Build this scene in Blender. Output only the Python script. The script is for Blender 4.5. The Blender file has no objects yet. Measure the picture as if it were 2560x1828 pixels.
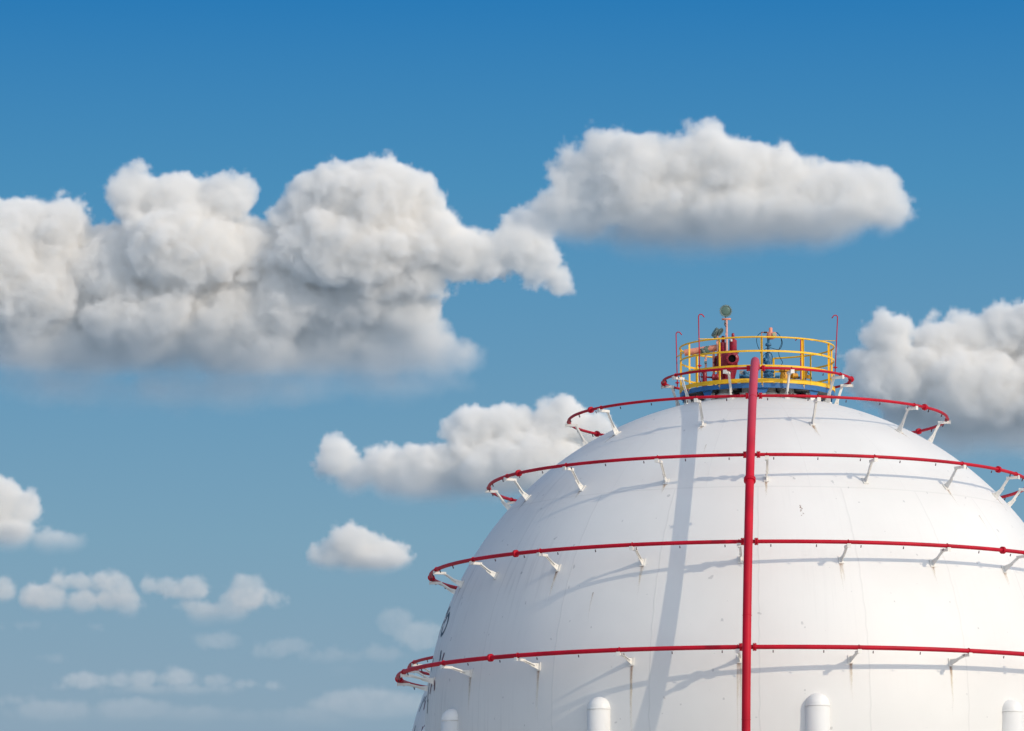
import bpy, bmesh, math, random
from mathutils import Vector, Matrix
sc = bpy.context.scene
COL = sc.collection
R_ = math.radians
sin, cos, PI = math.sin, math.cos, math.pi

# ------------------------------------------------------------------ camera
R = 8.0                                   # tank radius, metres
CZ = 10.0                                 # height of the tank centre over the ground
F_PX, W_PX, H_PX = 12560.55, 2560.0, 1828.0
cam_d = bpy.data.cameras.new('camera'); cam = bpy.data.objects.new('camera', cam_d); COL.objects.link(cam)
cam_d.sensor_fit = 'HORIZONTAL'; cam_d.sensor_width = 36; cam_d.lens = 36*F_PX/W_PX
cam_d.clip_start = 1; cam_d.clip_end = 120000
yaw, pit, roll = -0.04921, 0.13917, -0.00183
FW = Vector((sin(yaw)*cos(pit), cos(yaw)*cos(pit), sin(pit)))
R0 = Vector((cos(yaw), -sin(yaw), 0)); U0 = R0.cross(FW)
RT = R0*cos(roll)+U0*sin(roll); UP = U0*cos(roll)-R0*sin(roll)
CAM = Vector((0, -15*R, CZ-0.99632*R))
_m = Matrix((RT, UP, -FW)).transposed().to_4x4(); _m.translation = CAM; cam.matrix_world = _m
sc.camera = cam

def at(px, py, depth):
    """a point of the world in the direction of a photo pixel, that many metres ahead of the camera"""
    return CAM+(FW+RT*((px-W_PX/2)/F_PX)-UP*((py-H_PX/2)/F_PX))*depth

# ------------------------------------------------------------------ sun and sky
SUN_AZ, SUN_EL = R_(52), R_(24)
SUN = Vector((sin(SUN_AZ)*cos(SUN_EL), -cos(SUN_AZ)*cos(SUN_EL), sin(SUN_EL)))
l = bpy.data.lights.new('sun', 'SUN'); l.energy = 2.15; l.angle = R_(.5); l.color = (1, .85, .66)
lo = bpy.data.objects.new('sun', l); COL.objects.link(lo); lo.rotation_euler = SUN.to_track_quat('Z', 'Y').to_euler()
SKY_STRENGTH = .15
EXPOSURE = -.05
w = bpy.data.worlds.new('World'); sc.world = w; w.use_nodes = True
nt = w.node_tree; nd = nt.nodes; lk = nt.links
bg = nd['Background']; bg.inputs[1].default_value = SKY_STRENGTH
sky = nd.new('ShaderNodeTexSky'); sky.sky_type = 'NISHITA'; sky.sun_disc = False
sky.sun_elevation = SUN_EL; sky.sun_rotation = math.atan2(SUN.x, SUN.y); sky.dust_density = 2.5; sky.ozone_density = 2.5
tc = nd.new('ShaderNodeTexCoord'); sep = nd.new('ShaderNodeSeparateXYZ'); lk.new(tc.outputs['Generated'], sep.inputs[0])
asn = nd.new('ShaderNodeMath'); asn.operation = 'ARCSINE'; lk.new(sep.outputs[2], asn.inputs[0])
mr = nd.new('ShaderNodeMapRange'); lk.new(asn.outputs[0], mr.inputs[0])
mr.inputs[1].default_value = 0; mr.inputs[2].default_value = R_(20)
cr = nd.new('ShaderNodeValToRGB'); lk.new(mr.outputs[0], cr.inputs[0])
def lin(c): return [((v/255)/12.92 if v <= 10 else (((v/255)+.055)/1.055)**2.4) for v in c]
# the low northern sky: haze at the horizon, deep blue from twelve degrees up
stops = [(0, (160, 170, 180)), (.2, (138, 164, 183)), (.3, (122, 162, 186)), (.4, (101, 152, 186)), (.5, (75, 142, 186)),
         (.61, (42, 122, 182)), (.8, (34, 104, 168)), (1, (30, 95, 160))]
el = cr.color_ramp.elements
while len(el) < len(stops): el.new(.5)
for e, (pp, c) in zip(el, stops): e.position = pp; e.color = (*lin(c), 1)
scl = nd.new('ShaderNodeVectorMath'); scl.operation = 'SCALE'; scl.inputs['Scale'].default_value = 1/SKY_STRENGTH/2**EXPOSURE
lk.new(cr.outputs[0], scl.inputs[0])
# away from the view (towards the sun and overhead) the physical sky, fill mixed in
sun_h = Vector((SUN.x, SUN.y, 0)).normalized()
m2 = nd.new('ShaderNodeMapRange'); m2.interpolation_type = 'SMOOTHSTEP'
m2.inputs[1].default_value = R_(12.6); m2.inputs[2].default_value = R_(22); lk.new(asn.outputs[0], m2.inputs[0])
m3 = nd.new('ShaderNodeMapRange'); m3.interpolation_type = 'SMOOTHSTEP'; 
dt = nd.new('ShaderNodeVectorMath'); dt.operation = 'DOT_PRODUCT'; lk.new(tc.outputs['Generated'], dt.inputs[0]); dt.inputs[1].default_value = sun_h
lk.new(dt.outputs['Value'], m3.inputs[0])
m3.inputs[1].default_value = -.45; m3.inputs[2].default_value = .5; m3.inputs[3].default_value = 0; m3.inputs[4].default_value = 1
mm = nd.new('ShaderNodeMath'); mm.operation = 'MAXIMUM'; lk.new(m2.outputs[0], mm.inputs[0]); lk.new(m3.outputs[0], mm.inputs[1])
mx = nd.new('ShaderNodeMix'); mx.data_type = 'RGBA'
# bright fill added to the sky behind the camera to lift the tank's shade
sky_fill = nd.new('ShaderNodeMix'); sky_fill.data_type = 'RGBA'; fill_f = nd.new('ShaderNodeMath'); fill_f.operation = 'MULTIPLY'; fill_f.inputs[1].default_value = .85
lk.new(m3.outputs[0], fill_f.inputs[0]); lk.new(fill_f.outputs[0], sky_fill.inputs[0]); lk.new(sky.outputs[0], sky_fill.inputs[6])
sky_fill.inputs[7].default_value = (1.0/SKY_STRENGTH, 1.13/SKY_STRENGTH, 1.31/SKY_STRENGTH, 1)
lk.new(mm.outputs[0], mx.inputs[0]); lk.new(scl.outputs[0], mx.inputs[6]); lk.new(sky_fill.outputs[2], mx.inputs[7])
lk.new(mx.outputs[2], bg.inputs[0])
sc.view_settings.view_transform = 'Standard'; sc.view_settings.look = 'None'
sc.view_settings.exposure = EXPOSURE; sc.view_settings.gamma = 1
sc.render.film_transparent = False
cy = sc.cycles
cy.use_denoising = True; cy.max_bounces = 18; cy.volume_bounces = 14; cy.diffuse_bounces = 4; cy.transparent_max_bounces = 16
cy.volume_step_rate = 1.5; cy.volume_max_steps = 512
cy.use_adaptive_sampling = True; cy.adaptive_threshold = .02

# ------------------------------------------------------------------ helpers
class MB:
    """collects shapes and links them as ONE mesh object"""
    def __init__(s): s.bm = bmesh.new(); s.uv = None
    def tube(s, pts, r, n=12, closed=False, caps=True):
        pts = [Vector(p) for p in pts]; N = len(pts)
        rr = r if isinstance(r, (list, tuple)) else [r]*N
        rings = []; prev = None
        for i, p in enumerate(pts):
            a = pts[i-1] if (i or closed) else p
            b = pts[(i+1) % N] if (i < N-1 or closed) else p
            t = (b-a).normalized()
            if prev is None:
                u = t.orthogonal().normalized()
                if abs(t.z) < .99: u = Vector((0, 0, 1)); u = (u-t*u.dot(t)).normalized()
            else: u = (prev-t*prev.dot(t)).normalized()
            prev = u; v = t.cross(u)
            rings.append([s.bm.verts.new(p+(u*cos(2*PI*k/n)+v*sin(2*PI*k/n))*rr[i]) for k in range(n)])
        for i in range(N if closed else N-1):
            A, B = rings[i], rings[(i+1) % N]
            for k in range(n):
                f = s.bm.faces.new((A[k], A[(k+1) % n], B[(k+1) % n], B[k])); f.smooth = True
        if caps and not closed:
            s.bm.faces.new(rings[0][::-1]); s.bm.faces.new(rings[-1])
        return s
    def cyl(s, a, b, r, r2=None, n=16):
        a, b = Vector(a), Vector(b)
        return s.tube([a, b], [r, r if r2 is None else r2], n)
    def lathe(s, a, d, prof, n=20, caps=True):
        """profile of (distance along d, radius) turned about the axis from a along d"""
        a, d = Vector(a), Vector(d).normalized(); u = d.orthogonal().normalized(); v = d.cross(u)
        rings = [[s.bm.verts.new(a+d*t+(u*cos(2*PI*k/n)+v*sin(2*PI*k/n))*max(r, 1e-4)) for k in range(n)] for t, r in prof]
        for i, (A, B) in enumerate(zip(rings, rings[1:])):
            for k in range(n):
                f = s.bm.faces.new((A[k], A[(k+1) % n], B[(k+1) % n], B[k]))
                dt, dr = prof[i+1][0]-prof[i][0], prof[i+1][1]-prof[i][1]
                f.smooth = True
        if caps: s.bm.faces.new(rings[0][::-1]); s.bm.faces.new(rings[-1])
        return s
    def box(s, c, size, mat=None):
        M = Matrix.Translation(Vector(c)) @ (mat.to_4x4() if mat else Matrix()) @ Matrix.Diagonal((*size, 1))
        bmesh.ops.create_cube(s.bm, size=1, matrix=M); return s
    def bar(s, a, b, wd, ht, up=(0, 0, 1)):
        a, b = Vector(a), Vector(b); d = (b-a); L = d.length; d.normalize()
        u = Vector(up); u = (u-d*u.dot(d)).normalized(); v = d.cross(u)
        return s.box((a+b)/2, (L, wd, ht), Matrix((d, v, u)).transposed())
    def prism(s, poly, ext):
        """planar polygon (3-D points) extruded symmetrically along ext"""
        e = Vector(ext)/2
        A = [s.bm.verts.new(Vector(p)-e) for p in poly]; B = [s.bm.verts.new(Vector(p)+e) for p in poly]
        s.bm.faces.new(A[::-1]); s.bm.faces.new(B); n = len(poly)
        for k in range(n): s.bm.faces.new((A[k], A[(k+1) % n], B[(k+1) % n], B[k]))
        return s
    def ball(s, c, r, seg=16):
        M = Matrix.Translation(Vector(c)) @ Matrix.Diagonal((*(r if isinstance(r, (tuple, list)) else (r, r, r)), 1))
        g = bmesh.ops.create_uvsphere(s.bm, u_segments=seg, v_segments=seg//2, radius=1, matrix=M)
        for v in g['verts']:
            for f in v.link_faces: f.smooth = True
        return s
    def band(s, r0, r1, z0, z1, a0=-180, a1=180, n=96):
        """closed or open annular band, azimuth from the camera side, degrees"""
        full = abs(a1-a0) >= 360; m = n if full else n+1
        cs = []
        for i in range(m):
            a = R_(a0+(a1-a0)*i/n); u = Vector((sin(a), -cos(a), 0))
            cs.append([s.bm.verts.new(u*r+Vector((0, 0, z))) for r, z in ((r0, z0), (r1, z0), (r1, z1), (r0, z1))])
        for i in range(n):
            A, B = cs[i], cs[(i+1) % m]
            for k in range(4): s.bm.faces.new((A[k], A[(k+1) % 4], B[(k+1) % 4], B[k]))
        if not full: s.bm.faces.new(cs[0]); s.bm.faces.new(cs[-1][::-1])
        return s
    def build(s, name, mat, parent=None, loc=None, rotz=None):
        bmesh.ops.recalc_face_normals(s.bm, faces=s.bm.faces)
        me = bpy.data.meshes.new(name); s.bm.to_mesh(me); s.bm.free()
        me.materials.append(mat)
        return link(name, me, parent, loc, rotz)
def link(name, data, parent=None, loc=None, rotz=None):
    o = bpy.data.objects.new(name, data); COL.objects.link(o)
    if parent: o.parent = parent
    if loc is not None: o.location = loc
    if rotz is not None: o.rotation_euler.z = rotz
    return o
def tag(o, label=None, cat=None, group=None, kind=None):
    for k, v in (('label', label), ('category', cat), ('group', group), ('kind', kind)):
        if v: o[k] = v
    return o
def thing(name, loc, label, cat, group=None):
    o = bpy.data.objects.new(name, None); COL.objects.link(o); o.location = loc; o.empty_display_size = .2
    return tag(o, label, cat, group)
def copy_tree(o, parent=None):
    c = o.copy(); COL.objects.link(c)
    if parent: c.parent = parent
    for ch in list(o.children): copy_tree(ch, c)
    return c
def pol(r, a, z):
    """azimuth in degrees from the side facing the camera, growing to the right"""
    a = R_(a); return Vector((r*sin(a), -r*cos(a), z))
def sph(d, a, lat):
    lat = R_(lat); return pol(d*cos(lat), a, d*sin(lat))

# ------------------------------------------------------------------ materials
def mat(name, col, rough=.45, var=.12, scale=3., chip=None, chip_amt=.0, metal=0., bump=0., spec=.5, chip_scale=14.):
    """painted or bare surface with cloudy tone variation, optional chips and a faint bump, in object space"""
    m = bpy.data.materials.new(name); m.use_nodes = True; t = m.node_tree; n = t.nodes; L = t.links
    b = n['Principled BSDF']; b.inputs['Metallic'].default_value = metal; b.inputs['Specular IOR Level'].default_value = spec
    c = n.new('ShaderNodeTexCoord')
    ns = n.new('ShaderNodeTexNoise'); ns.inputs['Scale'].default_value = scale; ns.inputs['Detail'].default_value = 6
    L.new(c.outputs['Object'], ns.inputs['Vector'])
    r = n.new('ShaderNodeMapRange'); L.new(ns.outputs[0], r.inputs[0]); r.inputs[1].default_value = .3; r.inputs[2].default_value = .7
    r.inputs[3].default_value = 1-var; r.inputs[4].default_value = 1+var
    s = n.new('ShaderNodeVectorMath'); s.operation = 'SCALE'; s.inputs[0].default_value = col; L.new(r.outputs[0], s.inputs['Scale'])
    out = s.outputs[0]
    if chip:
        n2 = n.new('ShaderNodeTexNoise'); n2.inputs['Scale'].default_value = chip_scale; n2.inputs['Detail'].default_value = 5
        n2.inputs['Roughness'].default_value = .65
        L.new(c.outputs['Object'], n2.inputs['Vector'])
        g = n.new('ShaderNodeMapRange'); L.new(n2.outputs[0], g.inputs[0]); g.inputs[1].default_value = .72-chip_amt; g.inputs[2].default_value = .76-chip_amt
        x = n.new('ShaderNodeMix'); x.data_type = 'RGBA'; L.new(g.outputs[0], x.inputs[0]); L.new(out, x.inputs[6]); x.inputs[7].default_value = (*chip, 1)
        out = x.outputs[2]
    L.new(out, b.inputs['Base Color'])
    q = n.new('ShaderNodeMapRange'); L.new(ns.outputs[0], q.inputs[0]); q.inputs[3].default_value = rough-.1; q.inputs[4].default_value = rough+.12
    L.new(q.outputs[0], b.inputs['Roughness'])
    if bump:
        bp = n.new('ShaderNodeBump'); bp.inputs['Strength'].default_value = bump; bp.inputs['Distance'].default_value = .01
        n3 = n.new('ShaderNodeTexNoise'); n3.inputs['Scale'].default_value = 40; L.new(c.outputs['Object'], n3.inputs['Vector'])
        L.new(n3.outputs[0], bp.inputs['Height']); L.new(bp.outputs[0], b.inputs['Normal'])
    return m
RED = mat('red_pipe_paint', (.47, .003, .020), .5, .2, 1.5, (.7, .22, .22), -.015, chip_scale=9, spec=.22)
WHITE = mat('white_bracket_paint', (.74, .72, .67), .5, .1, 4, (.3, .12, .04), -.03, chip_scale=18)
COLUMN = mat('white_column_paint', (.78, .775, .75), .45, .05, 1.2)
YELLOW = mat('yellow_rail_paint', (.88, .50, .006), .45, .12, 5, (.25, .1, .02), -.05)
YDARK = mat('ochre_valve_paint', (.62, .28, .008), .45, .2, 9, (.18, .06, .02), .03)
BLUE = mat('blue_beam_paint', (.02, .125, .33), .45, .12, 4)
VBLUE = mat('blue_valve_paint', (.035, .15, .28), .4, .25, 9, (.2, .3, .35), .0)
CRIMSON = mat('crimson_valve_paint', (.24, .006, .022), .35, .4, 9, (.55, .2, .2), .06, chip_scale=16)
SALMON = mat('salmon_paint', (.68, .26, .17), .5, .14, 6, (.2, .09, .06), .0)
PINK = mat('faded_pink_paint', (.66, .33, .27), .5, .14, 8, (.2, .1, .08), .02)
GREY = mat('grey_plate', (.38, .37, .36), .6, .2, 5)
LAMP = mat('grey_green_housing', (.15, .21, .19), .5, .3, 14, (.5, .5, .45), .02)
BLACK = mat('rubber_and_bore_shade', (.006, .006, .007), .7, .1, 5, spec=.05)
DARK = mat('rust_and_bore_shade', (.06, .03, .022), .7, .3, 20)
NOZZLE = mat('dark_nozzle', (.06, .02, .03), .5, .2, 8)
INK = mat('black_lettering_paint', (.012, .016, .028), .5, .1, 3)
INKRED = mat('dark_red_lettering_paint', (.10, .008, .03), .5, .1, 3)
GLASS = mat('lamp_glass', (.10, .17, .145), .4, .2, 10, spec=.25)
DIAL = mat('dial_glass', (.35, .42, .25), .2, .1, 10)
CONCRETE = mat('pale_concrete', (.50, .47, .42), .85, .15, .08)
def yard_and_land():
    t = CONCRETE.node_tree; n = t.nodes; L = t.links; b = n['Principled BSDF']; src = b.inputs['Base Color'].links[0].from_socket
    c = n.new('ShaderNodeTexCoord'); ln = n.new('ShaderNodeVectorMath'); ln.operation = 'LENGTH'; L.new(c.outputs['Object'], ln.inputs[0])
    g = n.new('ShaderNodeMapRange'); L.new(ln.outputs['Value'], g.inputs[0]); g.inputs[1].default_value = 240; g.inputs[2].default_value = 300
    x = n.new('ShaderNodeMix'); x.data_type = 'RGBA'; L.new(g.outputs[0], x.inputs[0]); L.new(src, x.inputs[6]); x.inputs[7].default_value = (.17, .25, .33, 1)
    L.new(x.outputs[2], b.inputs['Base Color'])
yard_and_land()

def shell_material():
    m = bpy.data.materials.new('white_tank_paint'); m.use_nodes = True; t = m.node_tree; n = t.nodes; L = t.links
    b = n['Principled BSDF']; b.inputs['Roughness'].default_value = .5; b.inputs['Specular IOR Level'].default_value = .4
    def ma(op, a, bb=None, c=None, clamp=False):
        k = n.new('ShaderNodeMath'); k.operation = op; k.use_clamp = clamp
        for i, v in enumerate((a, bb, c)):
            if v is None: continue
            if isinstance(v, (int, float)): k.inputs[i].default_value = v
            else: L.new(v, k.inputs[i])
        return k.outputs[0]
    def rng(v, a, bb, c, d, smooth=True):
        k = n.new('ShaderNodeMapRange'); k.interpolation_type = 'SMOOTHSTEP' if smooth else 'LINEAR'; L.new(v, k.inputs[0])
        for i, x in enumerate((a, bb, c, d)): k.inputs[i+1].default_value = x
        return k.outputs[0]
    c = n.new('ShaderNodeTexCoord'); s = n.new('ShaderNodeSeparateXYZ'); L.new(c.outputs['Object'], s.inputs[0])
    X, Y, Z = s.outputs
    az = ma('MULTIPLY', ma('ARCTAN2', X, ma('MULTIPLY', Y, -1.)), 180/PI)
    lat = ma('MULTIPLY', ma('ARCSINE', ma('DIVIDE', Z, R*1.0001)), 180/PI)
    cl = ma('COSINE', ma('MULTIPLY', lat, PI/180))
    def comb(a, bb, cc=0.):
        k = n.new('ShaderNodeCombineXYZ')
        for i, v in enumerate((a, bb, cc)):
            if isinstance(v, (int, float)): k.inputs[i].default_value = v
            else: L.new(v, k.inputs[i])
        return k.outputs[0]
    def noise(vec, scale, detail=4, rough=.55):
        k = n.new('ShaderNodeTexNoise'); k.inputs['Scale'].default_value = scale; k.inputs['Detail'].default_value = detail
        k.inputs['Roughness'].default_value = rough; L.new(vec, k.inputs['Vector']); return k.outputs[0]
    # weld seams between the plates: every 18 degrees in the belt, one ring at 40 degrees, a crown above
    wob = ma('MULTIPLY', ma('SUBTRACT', noise(comb(0., lat), .35, 1), .5), .5)
    def seam(v, period, off, wdt):
        q = ma('PINGPONG', ma('ADD', ma('SUBTRACT', v, off), 720.), period/2)     # distance to the nearest multiple
        return ma('MULTIPLY', q, 1.)
    dm = ma('MULTIPLY', ma('MULTIPLY', seam(ma('ADD', az, wob), 18., 0., 0), cl), R*PI/180)
    du = ma('MULTIPLY', ma('MULTIPLY', seam(az, 22.5, 11.25, 0), cl), R*PI/180)
    dl = ma('MULTIPLY', ma('ABSOLUTE', ma('SUBTRACT', lat, 40.3)), R*PI/180)
    dl2 = ma('MULTIPLY', ma('ABSOLUTE', ma('SUBTRACT', lat, 67.)), R*PI/180)
    belt = ma('LESS_THAN', lat, 40.3)
    dmm = ma('ADD', ma('MULTIPLY', dm, belt), ma('MULTIPLY', ma('ADD', du, .012), ma('SUBTRACT', 1., belt)))
    d = ma('MINIMUM', ma('MINIMUM', dmm, dl), dl2)
    ln = rng(d, .006, .028, 1., 0.)
    # soot washed down in streaks, strongest on the side away from the sun
    st = noise(comb(ma('MULTIPLY', az, 1.), ma('MULTIPLY', lat, .055)), 1.1, 5, .6)
    big = noise(c.outputs['Object'], .16, 3)
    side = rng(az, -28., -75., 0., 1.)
    low = rng(lat, 62., 30., .25, 1.)
    patch = rng(noise(c.outputs['Object'], .42, 3), .40, .62, .12, 1.)
    soot = ma('MULTIPLY', ma('MULTIPLY', rng(st, .48, .72, 0., 1.), patch), ma('MULTIPLY', low, ma('ADD', ma('MULTIPLY', side, .42), ma('MULTIPLY', rng(big, .48, .68, 0., 1.), .10))))
    fine = noise(comb(ma('MULTIPLY', az, 2.6), ma('MULTIPLY', lat, .16)), 1.0, 4, .6)
    run = ma('MULTIPLY', rng(fine, .66, .74, 0., 1.), ma('MULTIPLY', rng(noise(c.outputs['Object'], .5, 2), .5, .62, 0., 1.), ma('ADD', ma('MULTIPLY', side, .34), .03)))
    spk = noise(c.outputs['Object'], 5.5, 2, .4)
    speck = ma('MULTIPLY', rng(spk, .735, .76, 0., 1.), .35)
    tone = rng(noise(c.outputs['Object'], .33, 5), .3, .7, .96, 1.03)
    flank_shade = ma('MULTIPLY', side, .10)  # even darkening of the left flank, shade put into the paint colour
    dirt_and_shade = ma('ADD', ma('ADD', ma('ADD', soot, run), speck), flank_shade, clamp=True)
    k1 = n.new('ShaderNodeVectorMath'); k1.operation = 'SCALE'; k1.inputs[0].default_value = (.745, .74, .72); L.new(tone, k1.inputs['Scale'])
    x = n.new('ShaderNodeMix'); x.data_type = 'RGBA'; L.new(dirt_and_shade, x.inputs[0]); L.new(k1.outputs[0], x.inputs[6]); x.inputs[7].default_value = (.22, .23, .25, 1)
    y = n.new('ShaderNodeMix'); y.data_type = 'RGBA'; L.new(ma('MULTIPLY', ln, .13), y.inputs[0]); L.new(x.outputs[2], y.inputs[6]); y.inputs[7].default_value = (.3, .3, .3, 1)
    # a flaked, rusty weld patch
    fx = ma('MULTIPLY', ma('ABSOLUTE', ma('SUBTRACT', ma('ADD', az, ma('MULTIPLY', ma('SUBTRACT', noise(comb(0., lat), 3., 2), .5), 1.)), 8.6)), cl)
    fl = ma('MULTIPLY', rng(fx, .10, .3, 1., 0.), rng(ma('ABSOLUTE', ma('SUBTRACT', lat, 35.)), 1.1, 1.4, 1., 0.))
    fl = ma('MULTIPLY', fl, rng(noise(c.outputs['Object'], 22, 2), .5, .56, 0., 1.))
    z = n.new('ShaderNodeMix'); z.data_type = 'RGBA'; L.new(fl, z.inputs[0]); L.new(y.outputs[2], z.inputs[6]); z.inputs[7].default_value = (.16, .07, .035, 1)
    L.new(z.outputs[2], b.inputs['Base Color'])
    # plates are not quite true
    hgt = ma('ADD', ma('MULTIPLY', noise(c.outputs['Object'], .5, 2), .02), ma('MULTIPLY', ln, .003))
    bp = n.new('ShaderNodeBump'); bp.inputs['Strength'].default_value = .5; bp.inputs['Distance'].default_value = 1.; L.new(hgt, bp.inputs['Height'])
    L.new(bp.outputs[0], b.inputs['Normal'])
    return m
SHELL = shell_material()

def streak_material():
    m = bpy.data.materials.new('rust_run'); m.use_nodes = True; t = m.node_tree; n = t.nodes; L = t.links
    b = n['Principled BSDF']; b.inputs['Roughness'].default_value = .7
    uv = n.new('ShaderNodeUVMap'); s = n.new('ShaderNodeSeparateXYZ'); L.new(uv.outputs[0], s.inputs[0])
    def ma(op, a, bb=None):
        k = n.new('ShaderNodeMath'); k.operation = op; k.use_clamp = False
        for i, v in enumerate((a, bb)):
            if v is None: continue
            if isinstance(v, (int, float)): k.inputs[i].default_value = v
            else: L.new(v, k.inputs[i])
        return k.outputs[0]
    u, v = s.outputs[0], s.outputs[1]
    edge = ma('SUBTRACT', 1., ma('POWER', ma('ABSOLUTE', ma('SUBTRACT', ma('MULTIPLY', u, 2.), 1.)), 1.6))
    down = ma('POWER', ma('SUBTRACT', 1., v), 1.7)
    tc = n.new('ShaderNodeTexCoord'); ns = n.new('ShaderNodeTexNoise'); ns.inputs['Scale'].default_value = 7; ns.inputs['Detail'].default_value = 4
    L.new(tc.outputs['Object'], ns.inputs['Vector'])
    a = ma('MULTIPLY', ma('MULTIPLY', edge, down), ma('MULTIPLY', ns.outputs[0], 1.7))
    cr = n.new('ShaderNodeValToRGB'); L.new(v, cr.inputs[0])
    e = cr.color_ramp.elements; e[0].position = 0; e[0].color = (.30, .12, .035, 1); e[1].position = .3; e[1].color = (.66, .50, .27, 1)
    L.new(cr.outputs[0], b.inputs['Base Color']); k = ma('MINIMUM', ma('MULTIPLY', a, .45), .5); L.new(k, b.inputs['Alpha'])
    return m
STREAK = streak_material()

# ------------------------------------------------------------------ ground
g = MB(); bmesh.ops.create_grid(g.bm, x_segments=8, y_segments=8, size=60000)
tag(g.build('ground', CONCRETE), kind='structure')

# ------------------------------------------------------------------ the spherical tank
RINGS = [  # radius, height over the centre, pipe radius, brackets (first azimuth, step), foot latitude, joints, nozzles (first, step)
    (.28274, 1.05357, .031, (-19, 40), 76.2, 4, (4, 20)),
    (.56797, .93314, .034, (-18, 36), 59.2, 6, (3, 12)),
    (.80807, .73235, .039, (1.8, 22.5), 42.0, 6, (3.2, 9)),
    (.9825, .46612, .045, (-3.2, 18), 25.0, 8, (2, 7.5)),
    (1.080, .16202, .051, (-3.2, 18), 7.8, 8, (2, 7.5))]
tank = thing('spherical_tank', (0, 0, 0), 'huge white spherical gas tank with red pipe rings, in front of the other tank', 'storage tank')
def make_shell(parent):
    b = bmesh.new(); bmesh.ops.create_uvsphere(b, u_segments=256, v_segments=160, radius=R)
    for f in b.faces: f.smooth = True
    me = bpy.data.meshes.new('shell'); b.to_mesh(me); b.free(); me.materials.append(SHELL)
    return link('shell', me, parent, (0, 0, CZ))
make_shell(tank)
# support columns, half sunk into the shell at the equator
COL_R = .0341*R
for k in range(10):
    a = 9.2+36*k; top = .04*R-COL_R
    if k == 0:
        c = MB(); pr = [(0, COL_R), (CZ+top-.02, COL_R)]
        c.lathe((0, 0, 0), (0, 0, 1), pr, 40)
        co = c.build('support_column', COLUMN, tank, pol(R, a, 0), R_(a))
        d = MB(); d.lathe((0, 0, CZ+top-.02), (0, 0, 1), [(0, COL_R+.006), (.02, COL_R+.006)]+[(.02+COL_R*sin(R_(q)), (COL_R+.004)*cos(R_(q))) for q in range(0, 90, 6)]+[(.02+COL_R, .002)], 40)
        cap = d.build('domed_cap', COLUMN, co)
    else:
        q = co.copy(); COL.objects.link(q); q.location = pol(R, a, 0); q.rotation_euler.z = R_(a); q.parent = tank
        q2 = cap.copy(); COL.objects.link(q2); q2.parent = q
# brackets that hold the rings off the shell
def bracket(ring, parent):
    r, z, pr, (a0, st), flat, nj, nz = RINGS[ring]
    r *= R; z *= R
    lat = R_(flat)
    n = Vector((0, -cos(lat), sin(lat))); t = Vector((0, sin(lat), cos(lat))); e = Vector((1, 0, 0))   # at azimuth 0
    foot = n*R
    end = Vector((0, -r, z-pr-.04)) - foot                     # under the pipe
    kn = Vector((0, -r+.17, z-pr-.045)) - foot                 # knee where the arm meets the level stub
    wd = .05
    arm = MB()
    d0 = (kn-n*.12).normalized()
    # a channel: web and two flanges
    base = n*.16
    arm.bar(base, kn, .06, .016, up=e)
    arm.bar(base+e*.018, kn+e*.018, .012, .05, up=e); 
    arm.bar(kn+Vector((0, .05, 0)), end+Vector((0, -.07, 0)), .07, .06)
    arm.bar(end+Vector((0, -.072, .0)), end+Vector((0, -.084, .0)), .09, .09)
    A = arm.build('bracket', WHITE)
    gu = MB()
    gu.prism([t*.075, t*-.075, n*.29+d0*0-t*.03, n*.29+t*.03], e*.014)
    for q in ((.10, .03), (.17, -.02), (.25, 0)): gu.cyl(n*q[0]+t*q[1]-e*.02, n*q[0]+t*q[1]+e*.02, .013, n=8)
    G = gu.build('gusset_plate', WHITE, A)
    fp = MB(); fp.box(n*.012, (.12, .022, .19), Matrix((e, -n, t)).transposed())
    FP = fp.build('foot_plate', WHITE, A)
    cl = MB(); cc = Vector((0, -r, z))-foot
    cl.tube([cc+Vector((0, cos(q*PI/8), sin(q*PI/8)))*(pr+.008) for q in range(16)], .009, 6, closed=True)
    CL = cl.build('pipe_clamp', DARK if False else RED, A)
    A.parent = parent
    return A, foot
tank_brackets = []
FOOT = Vector((0, 0, CZ))
for i, (r, z, pr, (a0, st), flat, nj, nz) in enumerate(RINGS):
    A, foot = bracket(i, tank)
    for k in range(int(round(360/st))):
        a = a0+st*k
        o = A if k == 0 else copy_tree(A, tank)
        M = Matrix.Rotation(R_(a), 3, 'Z')
        o.location = FOOT+M @ foot; o.rotation_euler.z = R_(a)
        tank_brackets.append((i, a, flat))
# rust below the bracket feet: thin runs lying on the shell
rnd = random.Random(4)
def streaks(specs):
    for a, lat, w0, L in specs:
        b = bmesh.new(); uvl = b.loops.layers.uv.new('UVMap')
        segs = 12; rows = []
        dl = math.degrees(L/R); off = 0
        for j in range(segs+1):
            v = j/segs; la = lat-dl*v; hw = w0*(1-.55*v)/2
            off += rnd.uniform(-.01, .01)
            da = math.degrees(hw/(R*cos(R_(la)))); o2 = math.degrees(off/(R*cos(R_(la))))
            rows.append([(b.verts.new(sph(R+.006, a+o2+da*s_, la)), ((s_+1)/2, v)) for s_ in (-1, -.33, .33, 1)])
        for A, B in zip(rows, rows[1:]):
            for k in range(3):
                q = (A[k], A[k+1], B[k+1], B[k]); f = b.faces.new([p[0] for p in q]); f.smooth = True
                for lp, p in zip(f.loops, q): lp[uvl].uv = p[1]
        me = bpy.data.meshes.new('rust_streak'); b.to_mesh(me); b.free(); me.materials.append(STREAK)
        link('rust_streak', me, tank, (0, 0, CZ))
specs = []
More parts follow.
